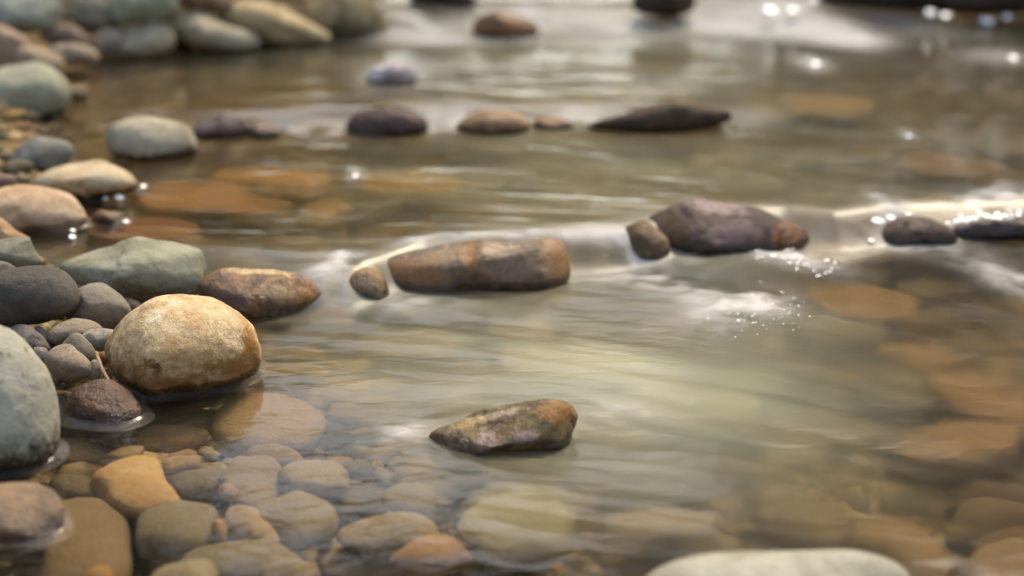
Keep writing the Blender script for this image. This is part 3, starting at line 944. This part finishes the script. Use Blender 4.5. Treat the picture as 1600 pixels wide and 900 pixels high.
foam = np.zeros_like(X)
veil = 0.012 + fast_low * (1 - up) * 0.15 * (1 - sstep(0.3, 0.6, X)) * sstep(1.15, 1.6, Y)
veil += up * 0.13 * sstep(-0.7, 0.1, X) * (1 - 0.7 * sstep(0.5, 1.1, X))  # upper pool: golden reflection of the woods painted into the water colour


def blob(cx, cy, rx, ry, a, rot=0.0, to='foam', z=None):
    z = 0.0 if z is None else z
    p = on_plane(cx, cy, z)
    for _ in range(2):
        p = on_plane(cx, cy, float(level(p[0], p[1])))
    d = np.linalg.norm(p - CP)
    dep = math.asin((CAM_H - p[2]) / d)
    ct, st = math.cos(rad(rot)), math.sin(rad(rot))
    U = (X - p[0]) * FPX / d * (1 + 0 * Y)
    V = -(Y - p[1]) * FPX / d * math.sin(dep)
    uu, vv = U * ct + V * st, -U * st + V * ct
    g = a * np.exp(-((uu / rx) ** 2 + (vv / ry) ** 2))
    if to == 'foam':
        foam[...] += g
    else:
        veil[...] += g


# foam, and lip lines that paint reflected sky: (photo centre, size, amount, slant)
for b_ in ((1150, 480, 70, 26, 0.50, -8), (1195, 474, 44, 16, 0.34, -12), (1040, 445, 70, 20, 0.40, 16), (1010, 408, 60, 12, 0.35, 0), (1230, 402, 60, 14, 0.5, 12),
           (1384, 352, 24, 16, 0.7, 0), (1425, 386, 60, 8, 0.4, 4), (1540, 340, 62, 7, 0.6, -5), (1590, 300, 24, 12, 0.5, 0),
           (530, 408, 60, 7, 0.45, -18), (740, 369, 110, 5, 0.6, -2), (860, 364, 40, 5, 0.25, 0), (640, 390, 40, 5, 0.25, -14),  # white lip lines imitate sky mirrored in the bending water
           (910, 368, 80, 12, 0.28, -6), (530, 450, 26, 26, 0.35, 60), (570, 478, 60, 10, 0.25, 0),
           (625, 678, 42, 14, 0.5, -12), (950, 645, 60, 14, 0.2, 8), (660, 472, 80, 8, 0.18, 0), (1570, 430, 60, 26, 0.3, 30),  # last blob imitates streaks of mirrored sky
           (690, 62, 80, 9, 0.6, 0), (960, 56, 80, 9, 0.65, 0), (1180, 50, 100, 10, 1.25, 2), (1320, 62, 50, 13, 1.2, 4), (1220, 18, 40, 10, 1.1, 0),
           (1400, 40, 90, 16, 0.22, 6), (850, 30, 120, 20, 0.35, 0), (660, 36, 60, 18, 0.4, 0), (1130, 15, 50, 16, 0.3, 0), (820, 46, 18, 12, 1.0, 0),
           (1270, 100, 22, 9, 0.8, 0), (470, 204, 18, 9, 0.6, 0), (526, 206, 16, 9, 0.5, 0), (676, 192, 11, 12, 0.6, 0), (715, 190, 22, 10, 0.6, -20),
           (612, 118, 44, 18, 0.6, 0), (900, 186, 36, 9, 0.4, 0), (555, 275, 14, 9, 0.5, 0), (1560, 88, 60, 9, 0.35, 0), (1160, 184, 60, 9, 0.25, 0), (1420, 210, 14, 9, 0.3, 0)):
    blob(*b_)
for b_ in ((1050, 560, 250, 80, 0.10, 0), (760, 500, 160, 40, 0.08, 0), (960, 700, 220, 50, 0.08, 0), (800, 640, 200, 50, 0.06, 0), (900, 60, 320, 40, 0.12, 0)):
    blob(*b_, to='veil')
foam += 0.10 * np.exp(-((up - 0.45) / 0.4) ** 2) * ((Y > yc1 - 0.02) & (Y < yc1 + 0.13)) * sstep(-0.4, -0.25, X)
foam = 1.35 * foam * np.clip(0.75 + 0.30 * l1 + 0.7 * (vnoise(X * 30, Y * 34, 77) + 0.7 * vnoise(X * 60, Y * 70, 78)) * (Y < 3), 0.0, 2.0) * inside
turb = vnoise(X * 34, Y * 38, 70) + 0.7 * vnoise(X * 63, Y * 70, 71)
h = h + np.clip(foam, 0, 1) * (0.003 + 0.0022 * turb * (Y < 2.6))


def water_material():
    k = NT('water')
    fa, fo, ve, li = k.attr('fast'), k.attr('foam'), k.attr('veil'), k.attr('streak')
    tc = k.n('TexCoord')
    mp = k.n('Mapping')
    mp.inputs['Scale'].default_value = (1.0, 2.0, 1.0)
    k.t.links.new(tc.outputs['Object'], mp.inputs['Vector'])
    nb = k.noise(14, 3, 0.5, mp.outputs[0], 0.6)
    bp = k.n('Bump')
    bp.inputs['Strength'].default_value = 0.25
    bp.inputs['Distance'].default_value = 0.006
    k.t.links.new(nb, bp.inputs['Height'])
    N = bp.outputs[0]
    gl = k.n('BsdfGlossy')
    gl.inputs['Color'].default_value = (1, 1, 1, 1)
    k.t.links.new(k.math('ADD', k.attr('ruffle'), 0.06), gl.inputs['Roughness'])
    k.t.links.new(N, gl.inputs['Normal'])
    tint = (0.95, 0.93, 0.86, 1)
    rf = k.n('BsdfRefraction')
    rf.inputs['Color'].default_value = tint
    rf.inputs['IOR'].default_value = 1.22
    k.t.links.new(k.math('ADD', k.math('MULTIPLY', fa, 0.18), 0.28), rf.inputs['Roughness'])
    k.t.links.new(N, rf.inputs['Normal'])
    tr = k.n('BsdfTransparent')
    tr.inputs['Color'].default_value = tint
    below = k.mixs(k.math('ADD', k.math('MULTIPLY', k.math('MINIMUM', fa, 1.0), 0.78), 0.06), tr.outputs[0], rf.outputs[0])
    vd = k.n('BsdfDiffuse')
    vd.inputs['Color'].default_value = (0.53, 0.545, 0.385, 1)
    vf = k.math('MULTIPLY', ve, k.math('ADD', k.math('MULTIPLY', li, 0.30), 1.0), clamp=True)
    below = k.mixs(vf, below, vd.outputs[0])
    fr = k.n('Fresnel')
    fr.inputs['IOR'].default_value = 1.333
    k.t.links.new(N, fr.inputs['Normal'])
    surf = k.mixs(fr.outputs[0], below, gl.outputs[0])
    fd = k.n('BsdfDiffuse')
    fd.inputs['Color'].default_value = (0.60, 0.585, 0.56, 1)
    ft = k.n('BsdfTranslucent')
    ft.inputs['Color'].default_value = (0.8, 0.8, 0.8, 1)
    fsh = k.mixs(0.10, fd.outputs[0], ft.outputs[0])
    mf = k.n('Mapping')
    mf.inputs['Rotation'].default_value = (0, 0, rad(35))
    mf.inputs['Scale'].default_value = (0.3, 1.0, 1.0)
    k.t.links.new(tc.outputs['Object'], mf.inputs['Vector'])
    nf = k.noise(150, 4, 0.75, mf.outputs[0], 0.8)
    ff = k.math('MULTIPLY', fo, k.math('ADD', k.math('MULTIPLY', k.math('SUBTRACT', nf, 0.5), 3.2), 0.95), clamp=True)
    surf = k.mixs(ff, surf, fsh)
    k.t.links.new(surf, k.out.inputs['Surface'])
    return k.m


WMAT = water_material()
water = mesh_obj('water', np.stack([X, Y, h], -1).reshape(-1, 3), grid_faces(len(wx), len(wy)), WMAT)
water['kind'] = 'structure'
set_attr(water, 'fast', np.clip(fast, 0, 2))
set_attr(water, 'ruffle', 0.12 * fast_low * (1 - up) + 0.02 * up + 0.34 * np.exp(-((Y - yc1 - 0.06) / 0.075) ** 2))
set_attr(water, 'foam', np.clip(foam, 0, 1))
set_attr(water, 'veil', np.clip(veil, 0, 1))
set_attr(water, 'streak', l1 * 0.45 + l2 * 0.8)


# ------------------------------------------------------------------ the little rim of water drawn up along the stones
def meniscus():
    V, Fc = [], []
    for o, z0 in STONES:
        if o.location.y > 2.6 or o.location.x > -0.2:
            continue
        L = o.location
        zl = float(level(L.x, L.y - 0.12)) + 0.001
        if abs(zl - z0) > 0.02 or float(level(L.x, L.y + 0.04)) - zl > 0.004:
            continue
        bm = bmesh.new()
        bm.from_mesh(o.data)
        g = bm.verts[:] + bm.edges[:] + bm.faces[:]
        res = bmesh.ops.bisect_plane(bm, geom=g, plane_co=(0, 0, zl - L.z), plane_no=(0, 0, 1))
        vs = [e.co.copy() for e in res['geom_cut'] if isinstance(e, bmesh.types.BMVert)]
        bm.free()
        if len(vs) < 12:
            continue
        P = np.array([v[:2] for v in vs])
        c = P.mean(0)
        th = np.arctan2(P[:, 1] - c[1], P[:, 0] - c[0])
        rr = np.hypot(P[:, 0] - c[0], P[:, 1] - c[1])
        od = np.argsort(th)
        T = np.linspace(-math.pi, math.pi, 140, endpoint=False)
        R = np.interp(T, th[od], rr[od], period=2 * math.pi)
        base = len(V) and sum(len(a) for a in V)
        rings = []
        for off, hz in ((-0.004, 0.0042), (0.0, 0.0036), (0.0016, 0.0024), (0.0045, 0.0011), (0.010, 0.0003), (0.016, -0.0012)):
            q = np.stack([c[0] + (R + off) * np.cos(T) + L.x, c[1] + (R + off) * np.sin(T) + L.y, np.full(len(T), 0.0)], 1)
            q[:, 2] = level(q[:, 0], q[:, 1] - 0.0) + hz
            rings.append(q)
        V.append(np.concatenate(rings))
        n = len(T)
        for i in range(5):
            for j in range(n):
                Fc.append((base + i * n + j, base + (i + 1) * n + j, base + (i + 1) * n + (j + 1) % n, base + i * n + (j + 1) % n))
    o = mesh_obj('water_rim', np.concatenate(V), Fc, WMAT)
    for a in ('fast', 'foam', 'veil', 'streak', 'ruffle'):
        set_attr(o, a, np.full(len(o.data.vertices), {'foam': 0.05, 'ruffle': 0.14}.get(a, 0.0)))
    o['kind'] = 'structure'


meniscus()

# ------------------------------------------------------------------ flecks of foam, droplets and discs standing in for sun glints
def flecks():
    v0, f0 = ICO[2]
    r = np.random.RandomState(3)
    spots = []
    for i in range(55):                                          # the sparkling fan below the purple boulder
        a = r.uniform(0, 1)
        spots.append((1120 + 130 * a + r.normal() * 14, 500 - 40 * a * r.uniform(0.1, 1.0) + r.normal() * 16, r.uniform(0.5, 1.5)))
    for i in range(40):
        a = r.uniform(0, 1)
        spots.append((1172 + 135 * a, 392 + 24 * a + r.normal() * 8, r.uniform(1.0, 2.8)))
    for i in range(50):
        a = r.uniform(0, 1)
        spots.append((1480 + 115 * a, 348 - 14 * a + r.normal() * 4, r.uniform(2, 5)))
    for x, y_, s in ((1372, 345, 10), (1386, 358, 9), (1392, 340, 8), (1420, 334, 5), (1417, 376, 6), (1470, 378, 6), (1362, 376, 5), (1180, 328, 5), (1192, 333, 5), (1170, 324, 4), 
                     (165, 310, 4), (187, 308, 7), (205, 285, 5), (224, 291, 5), (197, 346, 5), (113, 370, 6), (114, 360, 4), (555, 275, 5),
                     (1454, 20, 9), (1478, 24, 8), (1542, 32, 10), (1574, 26, 7), (1274, 100, 9), (1582, 90, 8), (820, 46, 10), (812, 188, 7), (1420, 212, 5), (1270, 0, 8), (1205, 18, 14), (1240, 16, 10)):
        spots.append((x, y_, s))  # glints and highlights, built as white discs
    V, Fc = [], []
    for i, (x, y_, s) in enumerate(spots):
        p = on_plane(x, y_, 0.02)
        for _ in range(3):
            p = on_plane(x, y_, float(level(p[0], p[1])) + 0.006)
        d = np.linalg.norm(p - CP)
        sz = s * d / FPX
        vw = (CP - p) / d
        hv = vw + np.array(sdir[:]) + r.normal(size=3) * 0.06
        hv /= np.linalg.norm(hv)
        e1 = np.cross(hv, [0, 0, 1.0])
        e1 /= np.linalg.norm(e1)
        e2 = np.cross(hv, e1)
        tw = r.uniform(0, math.pi) if y_ > 420 else 0.0
        e1, e2 = e1 * math.cos(tw) + e2 * math.sin(tw), -e1 * math.sin(tw) + e2 * math.cos(tw)
        el = r.uniform(1.0, 2.6) if s < 3.0 else 1.1
        q = v0 * np.array([el, 0.9 / el ** 0.4, 0.16]) * sz * (1 + 0.05 * r.normal(size=(len(v0), 1)))
        V.append(q[:, :1] * e1 + q[:, 1:2] * e2 + q[:, 2:] * hv + p)
        Fc.append(f0 + i * len(v0))
    k = NT('foam')
    b = k.n('BsdfPrincipled')
    b.inputs['Base Color'].default_value = (0.9, 0.88, 0.85, 1)  # white for foam and for the imitated glints alike
    b.inputs['Roughness'].default_value = 0.25
    b.inputs['Subsurface Weight'].default_value = 0.0
    k.t.links.new(b.outputs[0], k.out.inputs['Surface'])
    o = mesh_obj('foam', np.concatenate(V), np.concatenate(Fc), k.m)
    o['kind'] = 'stuff'
    o['label'] = 'white flecks of foam, droplets and discs standing in for sun glints on the moving water'
    o['category'] = 'foam'


flecks()


# ------------------------------------------------------------------ woods round the stream (seen mirrored in the water)
def woods(name, label, regions, c1, c2, n, size, seed):
    r = np.random.RandomState(seed)
    V, Fc = [], []
    cnt = 0
    per = n // len(regions)
    for a0, a1, d0, d1, z0, z1 in regions:
        m = 60
        ca, cd, cz = r.uniform(a0, a1, m), r.uniform(d0, d1, m), r.uniform(z0, z1, m)
        for i in range(per):
            j = r.randint(m)
            p = np.array([cd[j] * math.sin(rad(ca[j])), cd[j] * math.cos(rad(ca[j])), cz[j]]) + r.normal(size=3) * np.array([0.55, 0.55, 0.4])
            t1 = r.normal(size=3)
            t1 /= np.linalg.norm(t1)
            t2 = np.cross(t1, r.normal(size=3))
            t2 /= np.linalg.norm(t2)
            s = size * r.uniform(0.6, 1.4)
            V += [p - t1 * s, p + t2 * s * 0.55, p + t1 * s, p - t2 * s * 0.55]
            Fc.append((cnt, cnt + 1, cnt + 2, cnt + 3))
            cnt += 4
    k = NT('leaves')
    tc = k.n('TexCoord')
    nn = k.noise(1.3, 3, 0.6, tc.outputs['Object'])
    col = k.mix(nn, lin(c1), lin(c2))
    d = k.n('BsdfDiffuse')
    t = k.n('BsdfTranslucent')
    k.t.links.new(col, d.inputs['Color'])
    k.t.links.new(col, t.inputs['Color'])
    k.t.links.new(k.mixs(0.66, d.outputs[0], t.outputs[0]), k.out.inputs['Surface'])
    o = mesh_obj(name, V, Fc, k.m, smooth=False)
    o['kind'] = 'stuff'
    o['label'] = label
    o['category'] = 'woods'


woods('woods', 'dark leafy woods on the far bank mirrored in the stream', [(10.5, 38, 11, 14, 0.3, 8.0), (38, 75, 8, 12, 0.3, 6)], (52, 58, 30), (74, 66, 36), 26000, 0.16, 1)
woods('woods', 'brown green woods behind the stony bank, with an added overhead leaf band, mirrored in the stream', [(-45, -18, 8.5, 12, 0.3, 5.0), (-80, -42, 7, 11, 0.3, 6), (-40, 6, 9.8, 11, 5.9, 8.2)], (84, 78, 40), (110, 88, 44), 30000, 0.16, 2)  # last region: unseen leaf band added overhead to darken the mirrored sky
woods('woods', 'sunny yellow green woods upstream mirrored in the stream', [(-17, 11, 13.6, 14.4, 2.5, 4.3)], (222, 208, 66), (236, 204, 74), 7500, 0.18, 3)
